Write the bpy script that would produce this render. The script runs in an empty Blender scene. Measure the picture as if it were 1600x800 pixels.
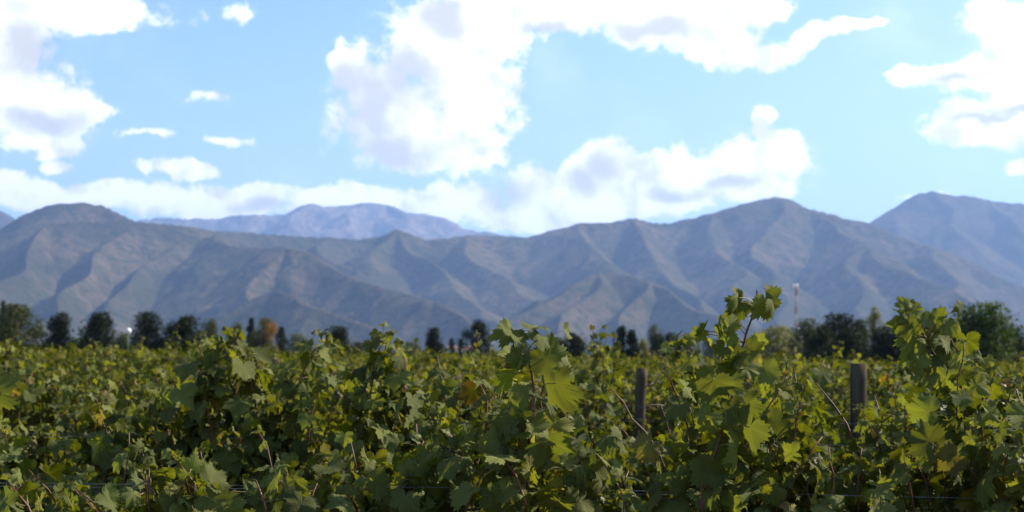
import bpy, math, random
import numpy as np
from mathutils import Vector, Matrix, noise as mnoise

SC = bpy.context.scene
COL = SC.collection
R = math.radians
# ------------------------------------------------------------------ camera
F_PX = 2222.0                       # 50 mm lens on 36 mm film, in pixels of the 1600 px photograph
CAM_Z = 1.85
PITCH, ROLL = R(4.12), R(0.9)
cd = bpy.data.cameras.new('camera'); cam = bpy.data.objects.new('camera', cd); COL.objects.link(cam)
cd.lens = 50; cd.sensor_width = 36; cd.clip_start = 0.05; cd.clip_end = 80000
cd.dof.use_dof = True; cd.dof.focus_distance = 3.65; cd.dof.aperture_fstop = 6.3
cam.matrix_world = (Matrix.Translation((0, 0, CAM_Z)) @ Matrix.Rotation(R(90) + PITCH, 4, 'X') @ Matrix.Rotation(ROLL, 4, 'Z'))
SC.camera = cam
_m = cam.matrix_world.to_3x3()
C_R, C_U, C_F = (np.array(_m @ Vector(v)) for v in ((1, 0, 0), (0, 1, 0), (0, 0, -1)))
def ray(px, py):
    return C_F + C_R * ((px - 800) / F_PX) + C_U * ((400 - py) / F_PX)
def at(px, py, Y):
    d = ray(px, py); return np.array((0, 0, CAM_Z)) + d * (Y / d[1])
# ------------------------------------------------------------------ light
SUN_AZ, SUN_EL = 70.0, 38.0         # azimuth clockwise from the view direction (+Y)
sd = Vector((math.cos(R(SUN_EL)) * math.sin(R(SUN_AZ)), math.cos(R(SUN_EL)) * math.cos(R(SUN_AZ)), math.sin(R(SUN_EL))))
sl = bpy.data.lights.new('sun', 'SUN'); so = bpy.data.objects.new('sun', sl); COL.objects.link(so)
sl.energy = 5.0; sl.angle = R(0.53); sl.color = (1.0, 0.91, 0.76)
so.rotation_euler = sd.to_track_quat('Z', 'Y').to_euler(); so.location = (0, 0, 50)
SC.view_settings.view_transform = 'Standard'; SC.view_settings.look = 'None'
SC.view_settings.gamma = 1; SC.view_settings.use_curve_mapping = False
SC.view_settings.exposure = 1.25
SKY_STRENGTH = 0.06
SC.render.engine = 'CYCLES'
cy = SC.cycles
cy.use_denoising = True
cy.max_bounces = 6; cy.diffuse_bounces = 3; cy.glossy_bounces = 2; cy.transmission_bounces = 4; cy.volume_bounces = 0
cy.caustics_reflective = False; cy.caustics_refractive = False
cy.use_adaptive_sampling = True; cy.adaptive_threshold = 0.015

class NT:
    """small helper for node trees"""
    def __init__(s, tree): s.t = tree; s.n = tree.nodes; s.l = tree.links
    def new(s, ty, **kw):
        n = s.n.new(ty)
        for k, v in kw.items(): setattr(n, k, v)
        return n
    def link(s, a, b): s.l.new(a, b)
    def val(s, sock, v):
        if hasattr(v, 'is_output') or isinstance(v, bpy.types.NodeSocket): s.l.new(v, sock)
        else: sock.default_value = v
    def math(s, op, a, b=0.0, c=0.0, clamp=False):
        n = s.n.new('ShaderNodeMath'); n.operation = op; n.use_clamp = clamp
        s.val(n.inputs[0], a); s.val(n.inputs[1], b)
        if op in ('MULTIPLY_ADD', 'SMOOTH_MAX', 'SMOOTH_MIN', 'WRAP'): s.val(n.inputs[2], c)
        return n.outputs[0]
    def smooth(s, v, lo, hi, a=0.0, b=1.0):
        n = s.n.new('ShaderNodeMapRange'); n.interpolation_type = 'SMOOTHSTEP'
        s.val(n.inputs[0], v); n.inputs[1].default_value = lo; n.inputs[2].default_value = hi
        n.inputs[3].default_value = a; n.inputs[4].default_value = b
        return n.outputs[0]
    def mix(s, f, a, b, mode='MIX'):
        n = s.n.new('ShaderNodeMix'); n.data_type = 'RGBA'; n.blend_type = mode
        s.val(n.inputs[0], f)
        for i, v in ((6, a), (7, b)):
            if isinstance(v, bpy.types.NodeSocket): s.l.new(v, n.inputs[i])
            else: n.inputs[i].default_value = (*v[:3], 1)
        return n.outputs[2]
    def noise(s, vec, scale, detail=4, rough=0.5, dist=0.0, dim='3D'):
        n = s.n.new('ShaderNodeTexNoise'); n.noise_dimensions = dim
        if vec is not None: s.l.new(vec, n.inputs['Vector'])
        n.inputs['Scale'].default_value = scale; n.inputs['Detail'].default_value = detail
        n.inputs['Roughness'].default_value = rough; n.inputs['Distortion'].default_value = dist
        return n.outputs['Fac']

# ------------------------------------------------------------------ sky with clouds (by direction, in azimuth and elevation)
def build_world():
    w = bpy.data.worlds.new('World'); SC.world = w; w.use_nodes = True
    T = NT(w.node_tree); T.n.clear()
    out = T.new('ShaderNodeOutputWorld'); bg = T.new('ShaderNodeBackground'); bg.inputs[1].default_value = SKY_STRENGTH
    T.link(bg.outputs[0], out.inputs[0])
    sky = T.new('ShaderNodeTexSky'); sky.sky_type = 'NISHITA'; sky.sun_disc = False
    sky.sun_elevation = R(SUN_EL); sky.sun_rotation = R(SUN_AZ); sky.altitude = 500
    sky.air_density = 1.0; sky.dust_density = 0.6; sky.ozone_density = 1.5
    tc = T.new('ShaderNodeTexCoord'); D = tc.outputs['Generated']
    sep = T.new('ShaderNodeSeparateXYZ'); T.link(D, sep.inputs[0])
    az = T.math('ARCTAN2', sep.outputs[0], sep.outputs[1])
    el = T.math('ARCSINE', sep.outputs[2])
    cmb = T.new('ShaderNodeCombineXYZ'); T.link(az, cmb.inputs[0]); T.link(el, cmb.inputs[1]); P = cmb.outputs[0]
    # gentle warp so that the blobs lose their round outline
    wn = T.new('ShaderNodeTexNoise'); T.link(P, wn.inputs['Vector']); wn.inputs['Scale'].default_value = 16
    wn.inputs['Detail'].default_value = 5; wn.inputs['Roughness'].default_value = 0.6
    sub = T.new('ShaderNodeVectorMath', operation='SUBTRACT'); T.link(wn.outputs['Color'], sub.inputs[0]); sub.inputs[1].default_value = (.5, .5, .5)
    sca = T.new('ShaderNodeVectorMath', operation='MULTIPLY'); T.link(sub.outputs[0], sca.inputs[0]); sca.inputs[1].default_value = (.05, .035, 0)
    add = T.new('ShaderNodeVectorMath', operation='ADD'); T.link(P, add.inputs[0]); T.link(sca.outputs[0], add.inputs[1]); PW = add.outputs[0]
    def blob(px, py, rx, ry, rot=0.0, src=None):
        d = ray(px, py); d = d / np.linalg.norm(d)
        m = T.new('ShaderNodeMapping', vector_type='TEXTURE')
        m.inputs['Location'].default_value = (math.atan2(d[0], d[1]), math.asin(d[2]), 0)
        m.inputs['Rotation'].default_value = (0, 0, R(rot)); m.inputs['Scale'].default_value = (rx / F_PX, ry / F_PX, 1)
        T.link(src or PW, m.inputs[0])
        ln = T.new('ShaderNodeVectorMath', operation='LENGTH'); T.link(m.outputs[0], ln.inputs[0])
        return T.math('SUBTRACT', 1.0, ln.outputs['Value'])
    def union(lst, k=0.25):
        v = None
        for b in lst:
            s = blob(*b); v = s if v is None else T.math('SMOOTH_MAX', v, s, k)
        return v
    clouds = [(70,8,190,30),(190,2,60,26),(15,60,70,55),(20,150,120,72),(110,165,72,30),(50,212,70,26),
        (20,290,100,24),(150,306,120,26),(270,312,110,30),
        (92,254,24,14),(285,262,64,17),(370,314,120,32),(545,308,130,26),(560,335,150,24),(700,318,140,34),(850,300,80,48),(820,340,140,24),
        (600,165,92,98),(690,85,95,72),(660,205,120,64),(740,40,130,66),(735,140,85,105),(543,84,28,26),(730,235,62,48),
        (850,15,160,45),(950,10,140,38),(1045,25,130,48),(1120,66,80,34),(1185,80,66,26),(1270,62,70,18,12),(1330,42,50,10,10),(1140,8,100,26),
        (900,272,42,40),(960,256,80,46),(1020,262,86,46),(1090,272,80,42),(1150,262,66,50),(1212,255,62,46),(1194,186,20,20),(1190,214,20,24),(1000,306,170,28),
        (1150,296,110,22),(940,325,130,22),(1575,45,75,42),(1600,95,70,56),(1545,120,70,32),(1470,118,66,17),(1408,122,27,16),(1560,192,110,36),
        (1610,160,70,64),(1535,18,30,13),(1640,250,60,12)]
    F = union(clouds, 0.22)
    wisps = T.math('MULTIPLY', union([(380,20,40,22),(320,158,46,12),(350,212,66,11),(220,207,60,10),(1430,296,80,11)], 0.05), 0.55)
    wisps = T.math('SUBTRACT', wisps, 0.22)
    F = T.math('SMOOTH_MAX', F, wisps, 0.1)
    n1 = T.noise(P, 48, 9, 0.66, 0.25); n2 = T.noise(P, 11, 3, 0.5)
    det = T.math('MULTIPLY_ADD', T.math('SUBTRACT', n1, 0.5), 1.75, F)
    det = T.math('ADD', det, T.math('MULTIPLY', T.math('SUBTRACT', n2, 0.5), 0.3))
    # elsewhere in the sky: generic broken cloud
    gen = T.math('SUBTRACT', T.noise(D, 3.2, 7, 0.6, 0.5), 0.60)
    away = T.smooth(T.math('ABSOLUTE', az), 0.44, 0.7); up = T.smooth(el, 0.32, 0.5)
    away = T.math('MAXIMUM', away, up)
    gen = T.math('MULTIPLY', T.math('MULTIPLY', gen, 4.0), away)
    mask = T.math('ADD', T.math('MULTIPLY', T.smooth(det, -0.08, 0.32), 0.84), T.math('MULTIPLY', T.smooth(det, -0.34, 0.75), 0.16))
    mask = T.math('MULTIPLY', mask, T.math('SUBTRACT', 1.0, away))
    veil = T.math('MULTIPLY', T.smooth(T.noise(PW, 7, 5, 0.6), 0.45, 0.8), 0.22)      # thin high veil
    mask = T.math('MAXIMUM', T.math('MAXIMUM', mask, T.math('MINIMUM', gen, 1.0)), veil, clamp=True)
    greys = [(575,165,85,95),(545,120,40,40),(620,235,95,34),(690,25,55,45),(640,110,60,50),(1030,42,95,20),(940,262,40,30,25),(915,280,40,28),
             (1145,286,42,15),(1490,126,55,12,-8),(40,75,70,50),(1585,168,50,10,10),(1550,182,50,8,10),(410,325,55,14),(800,300,45,30),(60,180,70,20),(1060,300,60,12),(860,50,60,12)]
    G = union(greys, 0.2)
    gs = T.math('MULTIPLY_ADD', T.math('SUBTRACT', T.noise(P, 34, 7, 0.62, 0.2), 0.5), 0.9, G)
    sh = T.new('ShaderNodeVectorMath', operation='ADD'); T.link(P, sh.inputs[0]); sh.inputs[1].default_value = (.011, .010, 0)
    puff = T.math('SUBTRACT', T.noise(sh.outputs[0], 30, 6, 0.55), T.noise(P, 30, 6, 0.55))   # billows shade the side away from the sun
    gs = T.math('MULTIPLY_ADD', puff, 1.5, gs)
    gs = T.smooth(gs, -0.5, 0.8)
    base_sh = T.smooth(T.math('MULTIPLY_ADD', puff, 1.6, T.noise(PW, 20, 5, 0.6)), 0.42, 0.85, 0.0, 0.7)
    gs = T.math('MAXIMUM', gs, base_sh)
    cc = T.mix(gs, (14.0, 13.8, 13.4), (6.9, 6.7, 6.0))
    tint = T.mix(1.0, sky.outputs[0], (0.90, 1.30, 1.42), 'MULTIPLY')
    body = T.mix(T.math('ADD', T.smooth(el, 0.02, 0.30, 0.38, 0.08), T.smooth(az, -0.3, 0.4, 0, 0.2), clamp=True), tint, (8.2, 9.6, 11.2))                     # the pale overexposed air between the clouds
    T.link(T.mix(mask, body, cc), bg.inputs[0])
build_world()

# ------------------------------------------------------------------ helpers
def tag(o, label=None, cat=None, group=None, kind=None):
    if label: o['label'] = label
    if cat: o['category'] = cat
    if group: o['group'] = group
    if kind: o['kind'] = kind
    return o
def empty(name, loc, label, cat, group=None):
    o = bpy.data.objects.new(name, None); COL.objects.link(o); o.location = loc; o.empty_display_size = .1
    return tag(o, label, cat, group)
def mesh_data(name, V, faces, mat, uv=None, tint=None, smooth=True):
    """faces: list of int arrays (n,3) or (n,4); uv (nv,2) and tint (nv,3) per vertex"""
    me = bpy.data.meshes.new(name)
    V = np.asarray(V, np.float32)
    if isinstance(faces, np.ndarray): faces = [faces]
    loops = np.concatenate([f.reshape(-1) for f in faces]).astype(np.int32)
    tot = np.concatenate([np.full(len(f), f.shape[1], np.int32) for f in faces])
    st = np.concatenate(([0], np.cumsum(tot)[:-1])).astype(np.int32)
    me.vertices.add(len(V)); me.vertices.foreach_set('co', V.ravel())
    me.loops.add(len(loops)); me.loops.foreach_set('vertex_index', loops)
    me.polygons.add(len(tot)); me.polygons.foreach_set('loop_start', st); me.polygons.foreach_set('loop_total', tot)
    if smooth: me.polygons.foreach_set('use_smooth', np.ones(len(tot), bool))
    if uv is not None:
        l = me.uv_layers.new(name='UVMap'); l.data.foreach_set('uv', np.asarray(uv, np.float32)[loops].ravel())
    if tint is not None:
        a = me.color_attributes.new('tint', 'FLOAT_COLOR', 'POINT')
        a.data.foreach_set('color', np.concatenate([tint, np.ones((len(tint), 1))], 1).astype(np.float32).ravel())
    me.update(calc_edges=True)
    for m in (mat if isinstance(mat, (list, tuple)) else [mat]): me.materials.append(m)
    return me
def link(name, me, parent=None, loc=None):
    o = bpy.data.objects.new(name, me); COL.objects.link(o)
    if parent is not None: o.parent = parent
    if loc is not None: o.location = loc
    return o
class Tubes:
    """collects tapered tubes into one vertex / face set"""
    def __init__(s): s.V = []; s.Fc = []; s.n = 0
    def add(s, pts, rad, k=6, bump=0.0):
        pts = np.asarray(pts, float); m = len(pts)
        rad = np.broadcast_to(np.asarray(rad, float), (m,))
        t = np.gradient(pts, axis=0); t /= np.linalg.norm(t, axis=1)[:, None] + 1e-9
        ref = np.array((0.31, 0.17, 0.93)) if abs(t[0][2]) < .9 else np.array((0.93, 0.2, 0.1))
        a = np.cross(t, ref); a /= np.linalg.norm(a, axis=1)[:, None]; b = np.cross(t, a)
        th = np.arange(k) * 2 * math.pi / k
        ring = a[:, None] * np.cos(th)[None, :, None] + b[:, None] * np.sin(th)[None, :, None]
        rr = rad[:, None] * (1 + bump * np.random.uniform(-1, 1, (m, k)))
        v = pts[:, None] + ring * rr[..., None]
        i = np.arange(m - 1)[:, None] * k; j = np.arange(k)[None]; j2 = (j + 1) % k
        f = np.stack([i + j, i + j2, i + k + j2, i + k + j], -1).reshape(-1, 4) + s.n
        s.V.append(v.reshape(-1, 3)); s.Fc.append(f); s.n += m * k
        # closed ends
        s.V.append(pts[[0, -1]]); jj = np.arange(k); b0 = s.n - m * k
        c0 = np.stack([b0 + (jj + 1) % k, b0 + jj, np.full(k, s.n)], -1)
        b1 = b0 + (m - 1) * k
        c1 = np.stack([b1 + jj, b1 + (jj + 1) % k, np.full(k, s.n + 1)], -1)
        s.T = getattr(s, 'T', []) + [c0, c1]; s.n += 2
    def mesh(s, name, mat):
        return mesh_data(name, np.concatenate(s.V), [np.concatenate(s.Fc), np.concatenate(s.T)], mat)
def box(V, Fq, x0, x1, y0, y1, z0, z1):
    b = len(V)
    V += [(x, y, z) for z in (z0, z1) for y in (y0, y1) for x in (x0, x1)]
    for q in ((0, 2, 3, 1), (4, 5, 7, 6), (0, 1, 5, 4), (2, 6, 7, 3), (0, 4, 6, 2), (1, 3, 7, 5)):
        Fq.append([b + i for i in q])

# ------------------------------------------------------------------ materials
def mat(name):
    m = bpy.data.materials.new(name); m.use_nodes = True; T = NT(m.node_tree); T.n.clear()
    out = T.new('ShaderNodeOutputMaterial'); return m, T, out
def principled(T, rough=0.8, spec=0.3):
    p = T.new('ShaderNodeBsdfPrincipled'); p.inputs['Roughness'].default_value = rough
    p.inputs['Specular IOR Level'].default_value = spec; return p
def ramp(T, f, stops):
    r = T.new('ShaderNodeValToRGB'); T.link(f, r.inputs[0]); e = r.color_ramp.elements
    while len(e) < len(stops): e.new(0.5)
    for el_, (p, c) in zip(e, stops): el_.position = p; el_.color = (*c, 1)
    return r.outputs[0]

def leaf_material():
    m, T, out = mat('vine_leaf')
    at_ = T.new('ShaderNodeAttribute', attribute_name='tint'); sp = T.new('ShaderNodeSeparateColor'); T.link(at_.outputs['Color'], sp.inputs[0])
    hue, bri, age = sp.outputs
    uvn = T.new('ShaderNodeUVMap', uv_map='UVMap'); s2 = T.new('ShaderNodeSeparateXYZ'); T.link(uvn.outputs[0], s2.inputs[0])
    x, y = s2.outputs[0], s2.outputs[1]
    ang = T.math('ARCTAN2', x, y)
    r = T.math('SQRT', T.math('ADD', T.math('MULTIPLY', x, x), T.math('MULTIPLY', y, y)))
    a = T.math('PINGPONG', T.math('ADD', ang, 54 * math.pi / 180 * 4), 27 * math.pi / 180)   # angle to the nearest main vein
    perp = T.math('MULTIPLY', r, T.math('SINE', a)); along = T.math('MULTIPLY', r, T.math('COSINE', a))
    v1 = T.smooth(perp, 0.012, 0.035, 1, 0)
    side = T.math('PINGPONG', T.math('SUBTRACT', along, T.math('MULTIPLY', perp, 0.85)), 0.075)
    v2 = T.math('MULTIPLY', T.smooth(side, 0.004, 0.016, 1, 0), 0.45)
    vein = T.math('MAXIMUM', v1, v2)
    tcn = T.new('ShaderNodeTexCoord')
    blot = T.noise(tcn.outputs['Object'], 45, 4, 0.6)
    base = ramp(T, hue, [(0.0, (0.029, 0.037, 0.003)), (0.3, (0.056, 0.064, 0.005)), (0.6, (0.102, 0.104, 0.010)), (0.85, (0.145, 0.150, 0.022)), (1.0, (0.21, 0.19, 0.05))])
    base = T.mix(T.smooth(blot, 0.35, 0.75, 0, 0.4), base, (0.075, 0.10, 0.018))
    # autumn: edges and patches turning yellow, then brown-red
    edge = T.math('MULTIPLY_ADD', r, 0.45, T.math('MULTIPLY', blot, 0.9))
    autumn = T.math('MULTIPLY', T.smooth(T.math('ADD', edge, T.math('MULTIPLY', age, 0.8)), 1.15, 1.45), T.smooth(age, 0.88, 1.0))
    base = T.mix(autumn, base, ramp(T, T.noise(tcn.outputs['Object'], 20, 2), [(0.35, (0.21, 0.16, 0.025)), (0.6, (0.13, 0.06, 0.02))]))
    base = T.mix(T.math('MULTIPLY', vein, 0.26), base, (0.16, 0.18, 0.05))
    gm = T.new('ShaderNodeNewGeometry')
    under = T.mix(0.5, base, (0.13, 0.15, 0.055))                 # the underside of a vine leaf is pale and felted
    base = T.mix(T.math('MULTIPLY', gm.outputs['Backfacing'], 0.75), base, under)
    sc = T.math('MULTIPLY_ADD', bri, 0.68, 0.56)
    mul = T.new('ShaderNodeVectorMath', operation='SCALE'); T.link(base, mul.inputs[0]); T.link(sc, mul.inputs['Scale']); base = mul.outputs[0]
    p = principled(T, 0.46, 0.24); T.link(base, p.inputs['Base Color'])
    T.link(T.math('MULTIPLY_ADD', gm.outputs['Backfacing'], 0.35, 0.45), p.inputs['Roughness'])
    bu = T.new('ShaderNodeBump'); bu.inputs['Strength'].default_value = 0.5; bu.inputs['Distance'].default_value = 0.002
    T.link(T.math('ADD', T.math('MULTIPLY', vein, -0.6), T.noise(tcn.outputs['Object'], 160, 2)), bu.inputs['Height'])
    T.link(bu.outputs[0], p.inputs['Normal'])
    tr = T.new('ShaderNodeBsdfTranslucent')
    tcol = T.mix(1.0, base, (1.8, 1.75, 0.5), 'MULTIPLY'); T.link(tcol, tr.inputs[0])
    ms = T.new('ShaderNodeMixShader'); ms.inputs[0].default_value = 0.38
    T.link(p.outputs[0], ms.inputs[1]); T.link(tr.outputs[0], ms.inputs[2]); T.link(ms.outputs[0], out.inputs[0])
    return m
def far_leaf_material(name, stops, transl=0.3, rough=0.6):
    m, T, out = mat(name)
    at_ = T.new('ShaderNodeAttribute', attribute_name='tint'); sp = T.new('ShaderNodeSeparateColor'); T.link(at_.outputs['Color'], sp.inputs[0])
    base = ramp(T, sp.outputs[0], stops)
    mul = T.new('ShaderNodeVectorMath', operation='SCALE'); T.link(base, mul.inputs[0])
    T.link(T.math('MULTIPLY_ADD', sp.outputs[1], 0.65, 0.5), mul.inputs['Scale'])
    p = principled(T, rough, 0.08); T.link(mul.outputs[0], p.inputs['Base Color'])
    tr = T.new('ShaderNodeBsdfTranslucent'); T.link(T.mix(1.0, mul.outputs[0], (1.8, 1.65, 0.45), 'MULTIPLY'), tr.inputs[0])
    ms = T.new('ShaderNodeMixShader'); ms.inputs[0].default_value = transl
    T.link(p.outputs[0], ms.inputs[1]); T.link(tr.outputs[0], ms.inputs[2]); T.link(ms.outputs[0], out.inputs[0])
    return m
def simple(name, c0, c1, scale, rough=0.8, spec=0.3, bump=0.0, stretch=(1, 1, 1), detail=5, metal=0.0):
    m, T, out = mat(name); tcn = T.new('ShaderNodeTexCoord')
    mp = T.new('ShaderNodeMapping'); mp.inputs['Scale'].default_value = stretch; T.link(tcn.outputs['Object'], mp.inputs[0])
    n = T.noise(mp.outputs[0], scale, detail, 0.6)
    p = principled(T, rough, spec); p.inputs['Metallic'].default_value = metal
    T.link(ramp(T, n, [(0.3, c0), (0.7, c1)]), p.inputs['Base Color'])
    if bump:
        b = T.new('ShaderNodeBump'); b.inputs['Strength'].default_value = 0.7; b.inputs['Distance'].default_value = bump
        T.link(n, b.inputs['Height']); T.link(b.outputs[0], p.inputs['Normal'])
    T.link(p.outputs[0], out.inputs[0]); return m
M_LEAF = leaf_material()
M_CANE = simple('cane_bark', (0.07, 0.024, 0.012), (0.15, 0.058, 0.028), 60, 0.55, 0.4, 0.001, (1, 1, .3))
M_PETIOLE = simple('petiole', (0.16, 0.07, 0.03), (0.2, 0.16, 0.04), 30, 0.5, 0.4)
M_TRUNK = simple('vine_trunk_bark', (0.03, 0.022, 0.017), (0.10, 0.075, 0.055), 40, 0.95, 0.1, 0.006, (1, 1, .15))
M_BARK = simple('tree_bark', (0.035, 0.028, 0.02), (0.11, 0.09, 0.07), 6, 0.95, 0.1, 0.03, (1, 1, .3))
M_POST = simple('weathered_wood', (0.022, 0.017, 0.013), (0.105, 0.080, 0.058), 22, 0.95, 0.03, 0.004, (1, 1, .05), 8)
M_WIRE = simple('galvanised_wire', (0.10, 0.105, 0.11), (0.2, 0.21, 0.22), 9, 0.5, 0.4, metal=0.5)
M_WHITE = simple('white_render', (0.62, 0.60, 0.56), (0.78, 0.76, 0.72), 1.5, 0.85)
M_ROOF = simple('clay_roof', (0.30, 0.15, 0.11), (0.42, 0.23, 0.17), 2.5, 0.9)
M_GLASS = simple('dark_window', (0.02, 0.025, 0.03), (0.04, 0.045, 0.05), 2, 0.1, 0.8)
M_RED = simple('red_paint', (0.26, 0.13, 0.11), (0.32, 0.17, 0.15), 1, 0.5)
M_WPAINT = simple('white_paint', (0.70, 0.70, 0.68), (0.82, 0.82, 0.80), 1, 0.4)
M_MASTW = simple('dull_white_paint', (0.38, 0.38, 0.38), (0.48, 0.48, 0.47), 1, 0.6)
M_GREYSTEEL = simple('grey_steel', (0.12, 0.13, 0.15), (0.2, 0.21, 0.23), 1, 0.5)

# ------------------------------------------------------------------ ground
def ground():
    m, T, out = mat('vineyard_soil'); tcn = T.new('ShaderNodeTexCoord')
    n1 = T.noise(tcn.outputs['Object'], 0.8, 6, 0.6); n2 = T.noise(tcn.outputs['Object'], 14, 5, 0.7); n3 = T.noise(tcn.outputs['Object'], 0.004, 4, 0.6)
    c = ramp(T, n2, [(0.3, (0.06, 0.042, 0.028)), (0.7, (0.15, 0.115, 0.078))])
    c = T.mix(T.smooth(n1, 0.45, 0.6), c, ramp(T, n2, [(0.35, (0.03, 0.045, 0.012)), (0.7, (0.09, 0.10, 0.035))]))
    gm = T.new('ShaderNodeNewGeometry'); sp = T.new('ShaderNodeSeparateXYZ'); T.link(gm.outputs['Position'], sp.inputs[0])
    far = T.smooth(sp.outputs[1], 160, 400)
    c = T.mix(far, c, ramp(T, n3, [(0.4, (0.05, 0.07, 0.025)), (0.6, (0.12, 0.105, 0.05))]))
    p = principled(T, 0.95, 0.1); T.link(c, p.inputs['Base Color'])
    b = T.new('ShaderNodeBump'); b.inputs['Distance'].default_value = 0.03; T.link(n2, b.inputs['Height']); T.link(b.outputs[0], p.inputs['Normal'])
    T.link(p.outputs[0], out.inputs[0])
    rad = np.concatenate(([0], np.geomspace(1.5, 26000, 60))); k = 72
    th = np.arange(k) * 2 * math.pi / k
    X = rad[1:, None] * np.cos(th); Y = rad[1:, None] * np.sin(th)
    Z = np.zeros_like(X)
    for i in range(X.shape[0]):
        if rad[i + 1] < 120:
            for j in range(k): Z[i, j] = 0.05 * mnoise.noise(Vector((X[i, j] * .35, Y[i, j] * .35, 0)))
    V = np.concatenate([[[0, 0, 0]], np.stack([X, Y, Z], -1).reshape(-1, 3)])
    i = np.arange(len(rad) - 2)[:, None] * k + 1; j = np.arange(k)[None]
    q = np.stack([i + j, i + k + j, i + k + (j + 1) % k, i + (j + 1) % k], -1).reshape(-1, 4)
    t = np.stack([np.zeros(k, int), 1 + np.arange(k), 1 + (np.arange(k) + 1) % k], -1)
    tag(link('ground', mesh_data('ground', V, [q, t], m)), kind='structure')
ground()

# ------------------------------------------------------------------ mountains: real heightfields grown from ridge lines
def mountain_material(name, ca, cb, cc):
    m, T, out = mat(name); gm = T.new('ShaderNodeNewGeometry'); P = gm.outputs['Position']
    n1 = T.noise(P, 0.0022, 6, 0.62); n2 = T.noise(P, 0.018, 6, 0.7); n3 = T.noise(P, 0.06, 4, 0.7)
    c = T.mix(T.smooth(n1, 0.4, 0.62), ca, cb)
    c = T.mix(T.smooth(T.math('MULTIPLY_ADD', n2, 0.7, T.math('MULTIPLY', n3, 0.3)), 0.42, 0.62, 0, 0.9), c, cc)
    p = principled(T, 1.0, 0.0); T.link(c, p.inputs['Base Color'])
    b = T.new('ShaderNodeBump'); b.inputs['Strength'].default_value = 1; b.inputs['Distance'].default_value = 30
    T.link(T.math('ADD', n2, T.math('MULTIPLY', n3, 0.3)), b.inputs['Height']); T.link(b.outputs[0], p.inputs['Normal'])
    T.link(p.outputs[0], out.inputs[0]); return m
def heightfield(name, mat_, ridges, azr, yr, nx, ny, slope, seed, amp=55, noise_s=900.0, sub=True, jag=0.0):
    rnd = random.Random(seed)
    lines = [[at(*p) for p in r] for r in ridges]
    weights = [1.0] * len(lines)
    if sub:                                                       # secondary spurs leave each ridge on alternate sides
        for L in list(lines):
            for a, b in zip(L[:-1], L[1:]):
                d = b - a; ln = math.hypot(d[0], d[1]); n = max(1, int(ln / sub))
                for k in range(n):
                    s = a + d * ((k + rnd.random()) / n)
                    if s[2] < 120: continue
                    h = math.atan2(d[1], d[0]) + rnd.choice((-1, 1)) * R(rnd.uniform(45, 85))
                    if math.sin(h) > 0.35: h = -h                  # only towards the valley
                    pts = [s + np.array((0, 0, -12.0))]; step = rnd.uniform(160, 260)
                    for q in range(rnd.randint(2, 5)):
                        h += rnd.uniform(-.35, .35)
                        pts.append(pts[-1] + np.array((math.cos(h) * step, math.sin(h) * step, -step * rnd.uniform(.42, .62) * slope / .6)))
                        if pts[-1][2] < 20: break
                    lines.append(pts)
    az = np.linspace(math.tan(R(azr[0])), math.tan(R(azr[1])), nx)
    yy = yr[0] * (yr[1] / yr[0]) ** np.linspace(0, 1, ny)
    Y, A = np.meshgrid(yy, az, indexing='ij'); X = A * Y
    # domain warp and gully noise
    N1 = np.empty(X.shape); N2 = np.empty(X.shape); N3 = np.empty(X.shape)
    for i in range(ny):
        for j in range(nx):
            x, y = X[i, j], Y[i, j]
            N1[i, j] = mnoise.noise(Vector((x / 700, y / 700, seed))); N2[i, j] = mnoise.noise(Vector((x / 600, y / 600, seed + 9)))
            N3[i, j] = mnoise.fractal(Vector((x / noise_s, y / noise_s * .75, seed + 3)), 0.85, 2.1, 5)
    XW = X + N1 * 170; YW = Y + N2 * 170
    H = np.full(X.shape, -400.0); Dm = np.full(X.shape, 1e9)
    XWf, YWf = X, Y
    for L in lines:
        main = L in () 
        for a, b in zip(L[:-1], L[1:]):
            dx, dy = b[0] - a[0], b[1] - a[1]; l2 = dx * dx + dy * dy + 1e-6
            for XX, YY, pure in ((XW, YW, False),):
                t = np.clip(((XX - a[0]) * dx + (YY - a[1]) * dy) / l2, 0, 1)
                d = np.hypot(XX - a[0] - t * dx, YY - a[1] - t * dy)
                h = a[2] + (b[2] - a[2]) * t - slope * d / (1 + d / 5000)
                H = np.maximum(H, h); Dm = np.minimum(Dm, d)
    G1 = np.empty(X.shape)
    for i in range(ny):
        for j in range(nx): G1[i, j] = .35 - abs(mnoise.fractal(Vector((XW[i, j] / 330, YW[i, j] / 620, seed + 5)), 0.8, 2.1, 4))
    H = H + G1 * amp * .38 * np.clip(Dm / 160, 0, 1)
    H = H + N3 * amp * np.clip(Dm / 220 + 0.08 + jag, 0, 1)
    H = np.maximum(H, 0) + np.minimum(H, 0) * 0.02
    H -= 0.45 + 0.25 * (H < 3)
    H = np.maximum(H, -0.9)
    V = np.stack([X, Y, H], -1).reshape(-1, 3)
    i = np.arange(ny - 1)[:, None] * nx; j = np.arange(nx - 1)[None]
    q = np.stack([i + j, i + j + 1, i + nx + j + 1, i + nx + j], -1).reshape(-1, 4)
    keep = H.ravel()[q].max(1) > -0.5
    q = q[keep]; used = np.unique(q); remap = np.zeros(len(V), int); remap[used] = np.arange(len(used))
    return tag(link(name, mesh_data(name, V[used], remap[q], mat_)), kind='structure')
M_MT = mountain_material('scrub_mountain', (0.056, 0.050, 0.027), (0.118, 0.086, 0.054), (0.022, 0.033, 0.012))
M_MT2 = mountain_material('far_mountain', (0.06, 0.052, 0.032), (0.10, 0.075, 0.048), (0.022, 0.03, 0.014))
M_MT3 = mountain_material('rocky_mountain', (0.11, 0.09, 0.075), (0.25, 0.19, 0.15), (0.05, 0.05, 0.045))
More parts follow.
